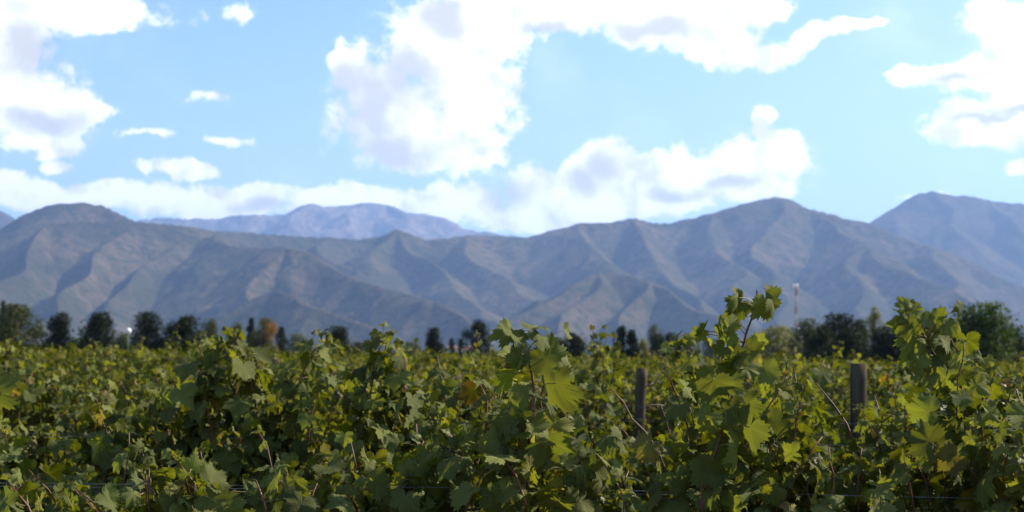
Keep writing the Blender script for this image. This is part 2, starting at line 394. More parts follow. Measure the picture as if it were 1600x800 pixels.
front = [
 [(-90,400,8700),(0,366,8700),(30,350,8700),(60,333,8600),(90,321,8600),(130,318,8600),(165,320,8600),(190,331,8500),(215,343,8400),(260,350,8400),(300,355,8500),(350,360,8700),(400,362,8900),(460,368,9000),(500,370,9100),(540,375,9200),(580,370,9250),(615,358,9200),(645,365,9250),(675,374,9300),(720,372,9300),(760,366,9300),(820,370,9350),(850,358,9400),(890,348,9400),(920,346,9400),(960,347,9450),(1000,340,9500),(1035,347,9550),(1060,347,9600),(1100,335,9650),(1140,322,9700),(1180,312,9800),(1208,307,9800),(1232,308,9800),(1252,322,9750),(1290,332,9700),(1330,344,9700),(1362,350,9700),(1400,365,9600),(1440,378,9500),(1500,402,9300),(1560,430,9000),(1660,465,8700)],
 [(-60,425,7600),(0,396,7600),(85,353,7700),(120,345,7750),(210,346,7900),(300,358,8100)],
 [(205,348,7900),(165,395,7350),(125,438,6750),(88,480,6200),(60,535,5500)],
 [(300,358,8100),(262,400,7500),(215,450,6800),(182,490,6300),(165,535,5700)],
 [(85,353,7700),(40,400,7100),(0,450,6500),(-30,500,6000)],
 [(330,366,8000),(365,383,7500),(430,388,7100),(470,398,6850),(540,430,6450),(620,460,6000),(700,486,5600),(790,520,5200)],
 [(430,388,7100),(402,432,6600),(370,480,6000),(340,520,5600)],
 [(350,487,5600),(395,460,5700),(430,449,5700),(480,462,5500),(550,492,5200),(620,522,4900)],
 [(500,371,9100),(520,400,8500),(560,425,7900)],
 [(615,358,9200),(596,400,8600),(570,440,7900),(560,470,7400)],
 [(615,358,9200),(670,400,8600),(715,445,7900),(760,485,7100),(790,520,6400)],
 [(750,367,9300),(762,410,8600),(800,450,7800),(835,490,7000)],
 [(820,487,6200),(880,442,6600),(935,422,6800),(975,427,6700),(1025,447,6500),(1080,470,6200),(1150,505,5700)],
 [(935,422,6800),(905,470,6200),(885,520,5600)],
 [(1000,435,6650),(1000,480,6100),(1005,525,5600)],
 [(890,348,9400),(908,385,8800),(948,420,8100)],
 [(1000,340,9500),(1008,380,8900),(1048,428,8000),(1090,462,7300),(1120,500,6600)],
 [(1110,333,9650),(1118,380,8900),(1158,430,8000),(1178,480,7100),(1190,525,6400)],
 [(1220,307,9800),(1192,350,9200),(1180,400,8500),(1212,450,7600),(1235,505,6700)],
 [(1250,322,9750),(1300,350,9200),(1350,385,8500),(1400,412,8000),(1450,440,7400),(1520,475,6700),(1600,512,6000)],
 [(1350,385,8500),(1340,430,7800),(1330,480,7100)],
 [(1450,380,9450),(1480,430,8600),(1560,480,7700)],
]
heightfield('hills', M_MT, front, (-24, 25), (4400, 10800), 620, 300, 0.69, 5, amp=105, noise_s=720.0, sub=900)
heightfield('mountain', M_MT2, [[(1200,470,12500),(1290,395,12700),(1345,358,12900),(1362,348,13000),(1400,325,13000),(1440,302,13000),(1455,299,13000),(1490,306,13000),(1520,305,13000),(1560,310,13000),(1600,316,13000),(1660,330,13000),(1740,360,13000)],
  [(1455,299,13000),(1480,350,12200),(1540,400,11300)], [(1400,325,13000),(1420,370,12000)], [(1560,310,13000),(1600,360,12000),(1660,410,11200)]],
  (7, 27), (10300, 14600), 260, 130, 0.7, 17, amp=90, noise_s=700.0, sub=600)
heightfield('mountain', M_MT3, [[(160,365,20000),(220,344,20000),(250,338,20000),(300,342,20000),(340,343,20000),(400,338,20000),(440,332,20000),(458,323,20000),(480,320,20000),(500,323,20000),(530,318,20000),(560,315,20000),(590,314,20000),(620,322,20000),(640,330,20000),(670,334,20000),(700,342,20000),(730,355,20000),(760,362,20000),(800,368,20000),(860,390,20000)],
  [(480,320,20000),(450,350,18800)],[(560,315,20000),(540,350,18600)],[(610,318,20000),(640,350,18900)]],
  (-19, 5), (16500, 21500), 330, 110, 0.7, 29, amp=170, noise_s=700.0, sub=600, jag=0.22)
heightfield('mountain', M_MT2, [[(-140,300,14000),(-60,312,14000),(0,328,14000),(15,336,14000),(33,350,14000),(70,380,14000),(120,420,14000)]],
  (-27, -16), (11500, 15000), 120, 70, 0.62, 41, amp=80, sub=600)

# ------------------------------------------------------------------ vine leaves
def outline(n, rng):
    ctl = [(0,1.0),(11,.93),(22,.80),(27,.73),(33,.80),(44,.90),(53,.95),(64,.88),(76,.74),(83,.68),(90,.74),(102,.82),(114,.82),(131,.74),(150,.58),(166,.42),(176,.14),(180,.05)]
    k = rng.uniform(.78, 1.08); ctl = [(a, r * (k if a in (27, 83) else 1) * rng.uniform(.95, 1.05)) for a, r in ctl]
    th = (np.arange(n) + 0.0) * 360 / n; th = np.where(th > 180, th - 360, th)
    aa = [c[0] for c in ctl]; rr = [c[1] for c in ctl]
    r = np.interp(np.abs(th), aa, rr)
    return np.radians(th), r
def leaf_template(n, rings, seed):
    rng = np.random.RandomState(seed)
    th, r = outline(n, rng)
    if n >= 30: r = r * (1 + .085 * np.where(np.arange(n) % 2, -1, 1))
    V = [[0, 0]]; Fc = []
    rs = [(i + 1) / rings for i in range(rings)]
    for q in rs: V += [[q * rr * math.sin(t), q * rr * math.cos(t)] for t, rr in zip(th, r)]
    for j in range(n): Fc.append((0, 1 + (j + 1) % n, 1 + j))
    for q in range(rings - 1):
        a, b = 1 + q * n, 1 + (q + 1) * n
        for j in range(n):
            j2 = (j + 1) % n; Fc.append((a + j, a + j2, b + j2)); Fc.append((a + j, b + j2, b + j))
    V = np.array(V); ang = np.arctan2(V[:, 0], V[:, 1]); rad = np.hypot(V[:, 0], V[:, 1])
    cup = rng.uniform(-.6, .2); fold = rng.uniform(.0, .55); ph = rng.uniform(0, 6.28)
    veindev = np.abs(((np.degrees(ang) + 27) % 54) - 27) / 27
    z = cup * rad ** 2 + .05 * rad * veindev + fold * np.abs(V[:, 0]) * .8 + .20 * rad ** 2 * np.sin(ang * 3 + ph) + .13 * rad ** 3 * np.sin(ang * 7 + ph * 2)
    z -= rng.uniform(.0, .5) * np.clip(V[:, 1], 0, 1) ** 2
    return np.stack([V[:, 0], V[:, 1], z], -1), np.array(Fc)[:, ::-1], V
LOD = {0: [leaf_template(60, 3, s) for s in range(14)], 1: [leaf_template(30, 1, s) for s in range(20, 32)], 2: [leaf_template(12, 1, s) for s in range(40, 50)], 3: [leaf_template(7, 1, s) for s in range(60, 68)]}
class Leaves:
    def __init__(s, rng, lod, org=None): s.rng = rng; s.lod = lod; s.items = []; s.pet = Tubes(); s.org = org
    # the vines are pruned back around the two tall posts
    CLEAR = ((983, 1024, 568, 676, 10.0), (1320, 1372, 562, 628, 8.15))
    def pruned(s, p):
        if s.org is None: return False
        d = np.asarray(p) + s.org - np.array((0, 0, CAM_Z)); f = d.dot(C_F)
        px = 800 + d.dot(C_R) / f * F_PX; py = 400 - d.dot(C_U) / f * F_PX; m = .045 * F_PX / f
        return any(x0 - m < px < x1 + m and y0 - m < py < y1 + m * .3 and d[1] < Y for x0, x1, y0, y1, Y in s.CLEAR)
    def put(s, base, tip, normal, size, tint):
        s.items.append((base, tip, normal, size, tint))
    def rand_tint(s, young=0.0):
        r = s.rng; return (np.clip(r.normal(.46 + .3 * young, .22), 0, 1), r.uniform(0, 1), r.uniform(0, 1) ** 1.8)
    def grow(s, node, out, size, petiole=True, young=0.0, face=None):
        """a leaf on a petiole leaving `node` along the horizontal-ish unit vector `out`"""
        r = s.rng
        if s.pruned(node): return
        pl = size * r.uniform(.7, 1.2); up = np.array((0, 0, 1.0))
        pd = out + up * r.uniform(-.1, .7); pd /= np.linalg.norm(pd)
        b = node + pd * pl
        n = out * r.uniform(.2, 1.1) + up * r.uniform(.1, .9) + r.normal(0, .38, 3)
        if face is not None: n = n + np.asarray(face) * r.uniform(0, .9)
        n /= np.linalg.norm(n)
        t = out * r.uniform(-.1, .9) - up * r.uniform(.1, 1.1) + r.normal(0, .35, 3)
        t -= n * t.dot(n); t /= np.linalg.norm(t) + 1e-6
        if s.pruned(b + t * size * .4): return
        s.put(b, t, n, size, s.rand_tint(young))
        if petiole:
            mid = (node + b) / 2 + up * pl * .08
            s.pet.add([node, mid, b], [size * .022, size * .018, size * .016] , 4 if s.lod else 5)
    def mesh(s, name, mat_=None):
        tv = LOD[s.lod]; VV = []; FF = []; UV = []; TT = []; n = 0
        groups = {}
        for it in s.items: groups.setdefault(s.rng.randint(len(tv)), []).append(it)
        for g, its in groups.items():
            V0, F0, U0 = tv[g]
            B = np.array([i[0] for i in its]); Yv = np.array([i[1] for i in its]); N = np.array([i[2] for i in its]); S = np.array([i[3] for i in its])
            X = np.cross(Yv, N)
            sx = S * s.rng.uniform(.88, 1.1, len(S)); sz = S * s.rng.uniform(.4, 1.5, len(S))
            W = B[:, None] + V0[None, :, 0:1] * (X * sx[:, None])[:, None] + V0[None, :, 1:2] * (Yv * S[:, None])[:, None] + V0[None, :, 2:3] * (N * sz[:, None])[:, None]
            VV.append(W.reshape(-1, 3)); FF.append((F0[None] + (np.arange(len(its)) * len(V0))[:, None, None]).reshape(-1, 3) + n)
            UV.append(np.tile(U0, (len(its), 1))); TT.append(np.repeat(np.array([i[4] for i in its]), len(V0), 0)); n += len(its) * len(V0)
        Fl = [np.concatenate(FF)]; nl = len(Fl[0])
        if s.pet.V:                                                # leaf stalks belong to the foliage
            pv = np.concatenate(s.pet.V); VV.append(pv); UV.append(np.zeros((len(pv), 2))); TT.append(np.zeros((len(pv), 3)))
            Fl = [np.concatenate(Fl + [t + n for t in s.pet.T]), np.concatenate(s.pet.Fc) + n]
        me = mesh_data(name, np.concatenate(VV), Fl, [mat_ or M_LEAF, M_PETIOLE], np.concatenate(UV), np.concatenate(TT))
        mi = np.zeros(len(me.polygons), np.int32); mi[nl:] = 1; me.polygons.foreach_set('material_index', mi)
        return me

def smooth_path(pts, n):
    pts = np.asarray(pts, float); t = np.linspace(0, len(pts) - 1, n); i = np.clip(t.astype(int), 0, len(pts) - 2); f = (t - i)[:, None]
    p0 = pts[np.clip(i - 1, 0, None)]; p1 = pts[i]; p2 = pts[i + 1]; p3 = pts[np.clip(i + 2, None, len(pts) - 1)]
    return .5 * ((2 * p1) + (p2 - p0) * f + (2 * p0 - 5 * p1 + 4 * p2 - p3) * f ** 2 + (3 * p1 - p0 - 3 * p2 + p3) * f ** 3)

def leafy_cane(path, L, C, step, size, rad, rng, petiole=True, skip_low=0.0, zig=0.004, double=0.25, tipfade=True, face=None):
    """cane along path (base to tip) with alternate leaves at the nodes"""
    path = np.asarray(path); seg = np.linalg.norm(np.diff(path, axis=0), axis=1); s = np.concatenate(([0], np.cumsum(seg))); tot = s[-1]
    nn = max(2, int(tot / step)); az0 = rng.uniform(0, 6.28)
    sn = np.linspace(0, tot, nn + 1); P = np.stack([np.interp(sn, s, path[:, k]) for k in range(3)], -1)
    P[1:-1] += np.random.RandomState(int(rng.randint(1e6))).normal(0, zig, P[1:-1].shape)
    if C is not None: C.add(P, np.linspace(rad, rad * .38, len(P)), 5 if L.lod else 7, .08)
    side = rng.choice((-1, 1))
    for k in range(1, nn + 1):
        f = k / nn
        if f < skip_low: continue
        a = az0 + (math.pi if k % 2 else 0) + rng.normal(0, .55)
        sz = size * rng.uniform(.72, 1.12) * (1 - (0.55 * max(0, f - .72) / .28 if tipfade else 0))
        L.grow(P[k], np.array((math.cos(a), math.sin(a), 0)), sz, petiole, young=max(0, f - .6), face=face)
        if rng.uniform() < double:
            a += rng.uniform(1, 2.5); L.grow(P[k] + rng.normal(0, .03, 3) * (L.lod > 0 and not petiole), np.array((math.cos(a), math.sin(a), 0)), sz * .7, petiole, face=face)

def vine_parts(rng, lod, length, topfn, x_off=0.0, nshoots=15, size=.068, step=.062, thick=.16, trunk=True, extra=0, org=None, tall=0.0):
    """returns (trunk Tubes, cane Tubes, Leaves) for one vine centred on the origin, its row running along x"""
    Tk = Tubes(); C = Tubes(); L = Leaves(rng, lod, org)
    tx = rng.uniform(-.1, .1)
    if trunk:
        p = smooth_path([(tx, 0, -.05), (tx + rng.normal(0, .03), rng.normal(0, .03), .3), (tx + rng.normal(0, .04), rng.normal(0, .03), .6), (tx, 0, .84)], 14)
        Tk.add(p, np.linspace(.036, .025, 14), 9, .16)
        for sg in (-1, 1):
            q = smooth_path([(tx, 0, .80), (tx + sg * .18, rng.normal(0, .02), .88), (tx + sg * length * .48, rng.normal(0, .02), .9)], 10)
            Tk.add(q, np.linspace(.022, .013, 10), 7, .16)
    for k in range(nshoots):
        x = (-.5 + (k + rng.uniform(.1, .9)) / nshoots) * length
        zt = topfn(x + x_off) + rng.normal(0, .05) - rng.uniform(0, .12)
        if rng.uniform() < tall: zt += rng.uniform(.08, .26)
        y0 = rng.normal(0, .02); y1 = rng.normal(0, thick * .7); y2 = y1 + rng.normal(0, thick * .6)
        dx = rng.normal(0, .10)
        p = [(x, y0, .9), (x + dx * .4, y1 * .6, .9 + (zt - .9) * .45), (x + dx, y1, .9 + (zt - .9) * .8), (x + dx * 1.6, y2, zt)]
        if rng.uniform() < .3: p.append((x + dx * 2.2, y2 * 1.7, zt - rng.uniform(0, .12)))
        leafy_cane(smooth_path(p, 24), L, C, step, size, .0042, rng, petiole=(lod < 2), double=.75)
    for k in range(extra):                                         # hanging side shoots that close the wall
        x = rng.uniform(-.5, .5) * length; z = rng.uniform(.65, topfn(x + x_off) - .08); sg = rng.choice((-1, 1))
        a = R(90 * sg) + rng.normal(0, .5)
        L.grow(np.array((x, sg * abs(rng.normal(.10, .05)), z)), np.array((math.cos(a), math.sin(a), 0)), size * rng.uniform(.7, 1.1), False)
    return Tk, C, L

# ------------------------------------------------------------------ the rows
Y0, DY = 3.6, 2.2
rowY = [Y0 + DY * k for k in range(58)]
def row_z(px, py, Y): return at(px, py, Y)[2]
def top_from_px(tab, Y):
    xs = [at(px, py, Y)[0] for px, py in tab]; zs = [at(px, py, Y)[2] for px, py in tab]
    return lambda x: float(np.interp(x, xs, zs))
top1 = top_from_px([(-300,730),(-60,738),(60,762),(170,752),(225,712),(300,700),(380,722),(440,745),(480,715),(560,690),(650,680),(720,660),(770,630),(850,640),(905,700),(950,740),(1025,740),(1060,640),(1120,610),(1200,600),(1260,640),(1290,690),(1400,690),(1430,590),(1500,575),(1570,600),(1650,610),(1900,620)], Y0)
top2 = top_from_px([(-400,640),(-40,650),(20,720),(150,720),(185,610),(260,590),(330,580),(390,610),(440,625),(500,590),(560,615),(620,590),(700,610),(800,600),(900,620),(955,690),(968,750),(1045,750),(1075,640),(1120,590),(1240,600),(1285,700),(1390,700),(1425,600),(1500,600),(1700,600),(2000,600)], Y0 + DY)
top3 = top_from_px([(-600,590),(-20,600),(40,585),(140,585),(190,585),(400,590),(700,590),(880,600),(925,580),(955,590),(968,720),(1045,720),(1062,590),(1200,590),(1285,600),(1290,700),(1390,700),(1400,600),(1600,600),(2200,610)], Y0 + 2 * DY)

def build_unique(rng, row, x, length, lod, topfn, label, group, cat='grapevine', **kw):
    root = empty('grapevine', (x, rowY[row], 0), label, cat, group)
    Tk, C, L = vine_parts(rng, lod, length, topfn, x_off=x, org=np.array((x, rowY[row], 0)), **kw)
    link('trunk', Tk.mesh('trunk', M_TRUNK), root)
    link('canes', C.mesh('canes', M_CANE), root)
    fo = L.mesh('foliage')
    link('foliage', fo, root)
    return root
def hero_shoot(root, rng, pxs, Y, lod, leaves=(), step=.06, size=.066, rad=.0042, auto=True, skip_low=0.0, double=.3, dy=0.0, face=(0, -.5, .1), dens=1):
    """a long shoot of its own; pxs run from the base to the tip"""
    off = np.array(root.location)
    path = smooth_path([at(px, py, Y + dy * i) - off for i, (px, py) in enumerate(pxs)], 30)
    C = Tubes(); L = Leaves(rng, lod, off)
    if auto: 
        leafy_cane(path, L, C, step, size, rad, rng, petiole=True, skip_low=skip_low, double=double, face=face)
    else:
        C.add(path, np.linspace(rad, rad * .45, len(path)), 7, .08)
    for (bx, by, tx, ty, f) in leaves:                            # base point, tip point, facing turn
        b = at(bx, by, Y + rng.uniform(-.05, .02)) - off; t = at(tx, ty, Y + rng.uniform(-.06, .04)) - off
        s = np.linalg.norm(t - b); d = (t - b) / s; s *= .76
        n = np.array((.25 * f, -1.0, .35 + .25 * f)) + rng.normal(0, .5, 3); n -= d * n.dot(d); n /= np.linalg.norm(n)
        L.put(b, d, n, s, (float(np.clip(rng.normal(.55, .12), 0, 1)), rng.uniform(.3, 1), rng.uniform(0, .8)))
        k = int(np.argmin(np.linalg.norm(path - b, axis=1))); nd = path[max(0, k - 1)]
        L.pet.add(smooth_path([nd, (nd + b) / 2 + np.array((0, 0, .008)), b], 6), .0013, 5)
    c = link('shoot', C.mesh('shoot', M_CANE), root)
    link('leaves', L.mesh('leaves'), c)

rng = np.random.RandomState(11)
G1 = 'grapevines of the nearest row'
kw1 = dict(nshoots=28, size=.053, step=.046, extra=190, thick=.11)
v0 = build_unique(rng, 0, at(-95, 700, Y0)[0], 1.0, 0, top1, 'low grapevine of the nearest row cut by the left edge of the picture', G1, **kw1)
v1 = build_unique(rng, 0, at(265, 700, Y0)[0], .75, 0, top1, 'low grapevine of the nearest row with pale leaf rosettes at the bottom left', G1, **kw1)
v2 = build_unique(rng, 0, at(700, 700, Y0)[0], .66, 0, top1, 'central grapevine of the nearest row, its tall shoot bearing a large sunlit leaf', G1, **kw1)
v3 = build_unique(rng, 0, at(1120, 700, Y0)[0], .70, 0, top1, 'grapevine of the nearest row with a tall bare-tipped red shoot reaching up over the mountains', G1, **kw1)
v4 = build_unique(rng, 0, at(1530, 700, Y0)[0], .66, 0, top1, 'grapevine at the right end of the nearest row with a tall leafy leaning shoot', G1, **kw1)
# tall shoots of the nearest row
hero_shoot(v3, rng, [(1140,640),(1148,600),(1157,560),(1160,545),(1168,515),(1180,482),(1183,452)], 3.5, 0, [
    (1157,474,1135,498,1),(1152,466,1160,492,0),(1196,470,1202,512,0),(1206,470,1222,492,1),(1142,500,1124,520,.5),(1140,505,1150,535,0),(1094,520,1086,540,1),(1098,516,1106,508,0),
    (1135,520,1120,548,0),(1128,545,1108,560,1),(1150,555,1120,580,0),(1172,545,1200,562,0),(1185,535,1196,515,1),(1165,575,1190,600,0),(1196,580,1215,610,0),(1140,570,1132,600,0)], auto=False, rad=.0045)
hero_shoot(v3, rng, [(1095,800),(1101,752),(1114,719),(1128,674),(1136,632),(1134,605),(1114,595)], 3.45, 0, [
    (1114,595,1092,640,1),(1136,600,1150,560,0),(1165,630,1180,670,0),(1136,640,1172,650,0),(1150,668,1120,700,1),(1172,668,1150,720,0),(1105,650,1080,680,0),(1128,690,1165,715,1),(1110,735,1145,745,0),(1110,735,1075,760,0),(1098,770,1130,800,1),(1150,700,1165,745,1)], auto=False, rad=.0052)
hero_shoot(v2, rng, [(822,805),(824,760),(826,712),(829,648),(834,616),(829,576),(816,554),(800,540)], 3.45, 0, [
    (868,599,878,662,0),(856,556,872,512,.3),(850,560,826,590,1),(798,520,768,512,1),(800,522,815,505,0),(803,584,783,616,0),(812,560,795,585,0),(780,698,744,732,0),(780,700,800,745,1),(819,714,852,738,0),(836,676,842,640,1),(828,668,812,632,0),(805,640,770,628,0),
    (872,784,902,806,0),(842,770,812,800,0),(795,660,760,690,1),(858,690,872,728,0),(834,512,846,504,0),(842,530,862,518,1)], auto=False, rad=.005)
hero_shoot(v2, rng, [(845,760),(850,690),(846,620),(862,565),(866,522)], 3.6, 0, size=.058, step=.04, double=.7)
hero_shoot(v2, rng, [(796,720),(788,640),(794,580),(786,528)], 3.65, 0, size=.052, step=.04, double=.7)
hero_shoot(v2, rng, [(760,760),(752,700),(762,640),(750,600)], 3.7, 0, size=.055, step=.045, double=.7)
hero_shoot(v3, rng, [(1130,700),(1125,640),(1135,585),(1122,540)], 3.7, 0, size=.048, step=.045, double=.5)
hero_shoot(v2, rng, [(822,790),(814,766),(804,740),(784,716)], 3.4, 0, [(784,716,752,700,1),(790,765,760,790,0),(730,770,700,800,0)], auto=False)
hero_shoot(v2, rng, [(610,800),(640,760),(655,700),(650,655)], 3.8, 0, size=.05, double=.5)
hero_shoot(v2, rng, [(560,800),(540,760),(556,715),(548,690)], 3.7, 0, size=.055, double=.5)
hero_shoot(v4, rng, [(1530,720),(1505,650),(1481,593),(1459,553),(1445,519),(1427,499),(1414,478)], 4.0, 0, [
    (1414,480,1408,458,0),(1418,482,1400,500,1),(1425,485,1440,468,0),(1408,500,1412,528,0),(1420,505,1422,545,0),(1445,500,1452,480,1),(1462,495,1478,478,0),(1480,508,1500,526,0),(1460,520,1485,548,1),(1430,530,1410,560,0),(1435,560,1414,590,0),(1470,560,1500,575,0),(1450,590,1425,620,1),(1490,600,1525,610,0),(1455,610,1470,650,0),(1500,480,1512,500,1)], step=.055, size=.055, rad=.0055, double=.8)
hero_shoot(v4, rng, [(1570,720),(1545,640),(1510,570),(1480,520),(1466,490)], 4.05, 0, size=.058, double=.9, step=.05)
hero_shoot(v4, rng, [(1450,760),(1440,690),(1455,620)], 3.7, 0, size=.066, double=.6)
hero_shoot(v4, rng, [(1600,780),(1580,700),(1600,640),(1585,600)], 3.6, 0, size=.062, double=.6)
hero_shoot(v4, rng, [(1355,740),(1336,698),(1313,652),(1293,625),(1275,599)], 3.75, 0, size=.045, double=.1, rad=.0042)
hero_shoot(v3, rng, [(1255,760),(1253,690),(1248,615),(1239,573)], 3.85, 0, size=.056, double=.5)
hero_shoot(v3, rng, [(980,800),(975,760),(960,720),(940,700)], 3.7, 0, size=.055, double=.4)
hero_shoot(v1, rng, [(300,810),(310,770),(290,735),(270,712)], 3.5, 0, [(262,742,240,722,0),(300,735,278,712,1),(330,750,360,735,0),(285,770,240,770,0),(330,780,360,805,0),(400,770,420,750,0)], size=.055, double=.6)
hero_shoot(v1, rng, [(420,820),(410,780),(400,750)], 3.4, 0, size=.06, double=.6)
hero_shoot(v1, rng, [(170,820),(150,790),(120,765)], 3.3, 0, size=.06, double=.6)
hero_shoot(v0, rng, [(-60,800),(-50,720),(-40,660),(-20,612)], 3.0, 0, [(-14,612,34,590,0),(-10,620,12,654,1)], auto=False)
hero_shoot(v0, rng, [(60,830),(40,790),(10,750)], 3.3, 0, size=.062, double=.6)

G2 = 'grapevines of the second row'
kw2 = dict(nshoots=26, size=.060, step=.05, extra=170, thick=.13, tall=.06)
Y1 = rowY[1]
second = []
for px, lab in ((-240, 'leafy grapevine of the second row just outside the left edge'),
                (90, 'thin low grapevine of the second row in front of the shadowed gap on the left'),
                (390, 'grapevine of the second row whose pale-leaved tip stands up against the left trees'),
                (690, 'bushy grapevine of the second row standing left of the tall central shoot'),
                (985, 'low grapevine of the second row in front of the middle wooden post'),
                (1290, 'grapevine of the second row that partly covers the right wooden post'),
                (1590, 'grapevine of the second row behind the leaning shoot at the right edge'),
                (1890, 'leafy grapevine of the second row beyond the right edge')):
    if px in (-240, 1890): continue
    second.append(build_unique(rng, 1, at(px, 600, Y1)[0], .80, 1, top2, lab, G2, **kw2))
s_l0, s_l1, s_c, s_m, s_r, s_rr = second; s_m_first = s_m
for px in (-240, 1890): pass
hero_shoot(s_l1, rng, [(330,690),(322,620),(330,580),(352,545),(368,528)], 5.6, 1, size=.062, double=1, step=.045)
hero_shoot(s_l1, rng, [(385,640),(352,585),(335,550),(322,528)], 5.7, 1, size=.062, double=1, step=.04)
hero_shoot(s_l1, rng, [(300,640),(310,590),(318,560),(308,540)], 5.6, 1, size=.07, double=1, step=.035)
hero_shoot(s_l1, rng, [(400,640),(390,590),(375,550),(362,520)], 5.6, 1, size=.07, double=1, step=.035)
hero_shoot(s_l1, rng, [(460,640),(470,590),(490,550),(515,525)], 5.5, 1, size=.066, double=1, step=.04)
hero_shoot(s_c, rng, [(570,650),(582,600),(590,555),(612,520)], 5.7, 1, size=.07, double=1, step=.04)
hero_shoot(s_c, rng, [(640,650),(630,600),(615,560),(622,535)], 5.7, 1, size=.066, double=1, step=.04)
hero_shoot(s_m_first, rng, [(1080,650),(1090,600),(1075,560),(1060,535)], 6.0, 1, size=.06, double=1, step=.05)
hero_shoot(s_l1, rng, [(481,690),(483,647),(495,615),(513,587),(525,578)], 5.2, 1, size=.055, double=.6, rad=.005)
hero_shoot(s_l1, rng, [(500,640),(492,600),(485,560),(492,520)], 5.7, 1, size=.05, double=1, step=.05)
hero_shoot(s_c, rng, [(620,650),(612,600),(606,555),(598,508)], 5.9, 1, size=.058, double=1, step=.05)
hero_shoot(s_c, rng, [(655,640),(625,590),(588,550)], 5.8, 1, size=.055, double=.8)
hero_shoot(s_c, rng, [(700,640),(690,600),(684,555)], 5.8, 1, size=.05, double=.4)
hero_shoot(s_r, rng, [(1265,640),(1275,600),(1288,562)], 5.6, 1, size=.055, double=.5)

G3 = 'grapevines of the third row'
third = []
for px in range(-130, 1800, 245):
    where = {0: 'at the left edge, behind the low gap in the rows'}.get(0)
    third.append((px, build_unique(rng, 2, at(px, 590, rowY[2])[0], .95, 1, top3, 'x', G3, nshoots=24, size=.062, step=.056, extra=130, thick=.15, tall=.1)))
third_labels = ['leftmost grapevine of the third row, half outside the picture', 'grapevine of the third row behind the shadowed gap on the left', 'grapevine of the third row behind the pale-tipped shoots on the left',
  'grapevine of the third row left of the centre, behind two upright shoots', 'grapevine of the third row behind the tall central shoot', 'grapevine of the third row with thin shoots rising beside the middle wooden post',
  'grapevine of the third row seen behind the red bare-tipped shoot', 'grapevine of the third row beside the thick right wooden post']
for (px, v), lab in zip(third, third_labels): v['label'] = lab
g5 = third[4][1]
hero_shoot(g5, rng, [(928,620),(932,570),(928,535),(926,512)], 7.6, 1, size=.045, double=.8, step=.05)
hero_shoot(third[4][1], rng, [(942,610),(944,560),(946,512)], 7.6, 1, size=.045, double=.6, step=.05)
hero_shoot(third[4][1], rng, [(955,600),(962,560),(962,525)], 7.7, 1, size=.055, double=1, step=.05)

# protos of the rows behind
def flat_top(z, rs):
    ph = rs.uniform(0, 6.28, 3)
    return lambda x: z + .06 * math.sin(x * 3.1 + ph[0]) + .05 * math.sin(x * 7.3 + ph[1])
protos1 = []
for k in range(5):
    root = empty('grapevine', (0, 0, 0), 'x', 'grapevine')
    Tk, C, L = vine_parts(rng, 1, 1.3, flat_top(1.75, rng), nshoots=28, size=.062, step=.06, extra=130, thick=.16, tall=.13)
    a = link('trunk', Tk.mesh('trunk', M_TRUNK), root); b = link('canes', C.mesh('canes', M_CANE), root); c = link('foliage', L.mesh('foliage'), root)
    protos1.append([root, a, b, c])
protos2 = []
M_FARLEAF = far_leaf_material('vine_leaf_far', [(0.0, (0.030, 0.040, 0.004)), (0.3, (0.058, 0.070, 0.006)), (0.6, (0.112, 0.116, 0.011)), (0.85, (0.16, 0.158, 0.024)), (1.0, (0.24, 0.20, 0.05))], 0.36, 0.6)
for k in range(5):
    root = empty('grapevine', (0, 0, 0), 'x', 'grapevine')
    Tk, C, L = vine_parts(rng, 2, 1.4, flat_top(1.76, rng), nshoots=24, size=.068, step=.08, extra=80, thick=.16, tall=.12)
    a = link('trunk', Tk.mesh('trunk', M_TRUNK), root); c = link('foliage', L.mesh('foliage', M_FARLEAF), root)
    protos2.append([root, a, c])
ORD = ['first','second','third','fourth','fifth','sixth','seventh','eighth','ninth','tenth','eleventh','twelfth','thirteenth','fourteenth','fifteenth','sixteenth','seventeenth','eighteenth','nineteenth','twentieth']
used = set()
prnd = random.Random(4)
def place(proto, loc, flip, sc, label, group):
    key = id(proto)
    if key not in used: used.add(key); objs = proto
    else:
        r = proto[0].copy(); COL.objects.link(r); objs = [r]
        for ch in proto[1:]:
            c = ch.copy(); COL.objects.link(c); c.parent = r; objs.append(c)
    r = objs[0]; r.location = loc; r.rotation_euler = (0, 0, math.pi if flip else 0); r.scale = sc
    tag(r, label, 'grapevine', group)
count = 0
NROW = 19
for k in range(3, NROW):
    Y = rowY[k]; far = k >= 8; pitch = 1.3 if not far else 1.5
    xl, xr = at(0, 560, Y)[0] - .7, at(1600, 560, Y)[0] + .7
    n = int((xr - xl) / pitch) + 1; jit = prnd.uniform(0, .5)
    P = protos2 if far else protos1
    for i in range(n):
        x = xl + pitch * i + jit * .3 + prnd.uniform(-.05, .05)
        px = 800 + x / Y * F_PX
        hz = prnd.uniform(.93, 1.06) if k < 9 else prnd.uniform(.95, 1.04)
        if k == 3 and abs(px - 1003) < 200: hz = .72               # the posts stand where the vines are thin
        if 5 <= k <= 8 and abs(px - 431) < 100: hz = .90
        if k in (4, 5) and abs(px - 628) < 120: hz = .93
        if k == 3 and abs(px - 100) < 90: hz = .9
        place(P[prnd.randrange(5)], (x, Y, 0), prnd.random() < .5, (prnd.uniform(1.0, 1.15), prnd.uniform(.9, 1.15), hz),
              'green grapevine in the %s vine row back from the camera' % ORD[k], 'grapevines of the %s row' % ORD[k]); count += 1
print('vine copies', count)
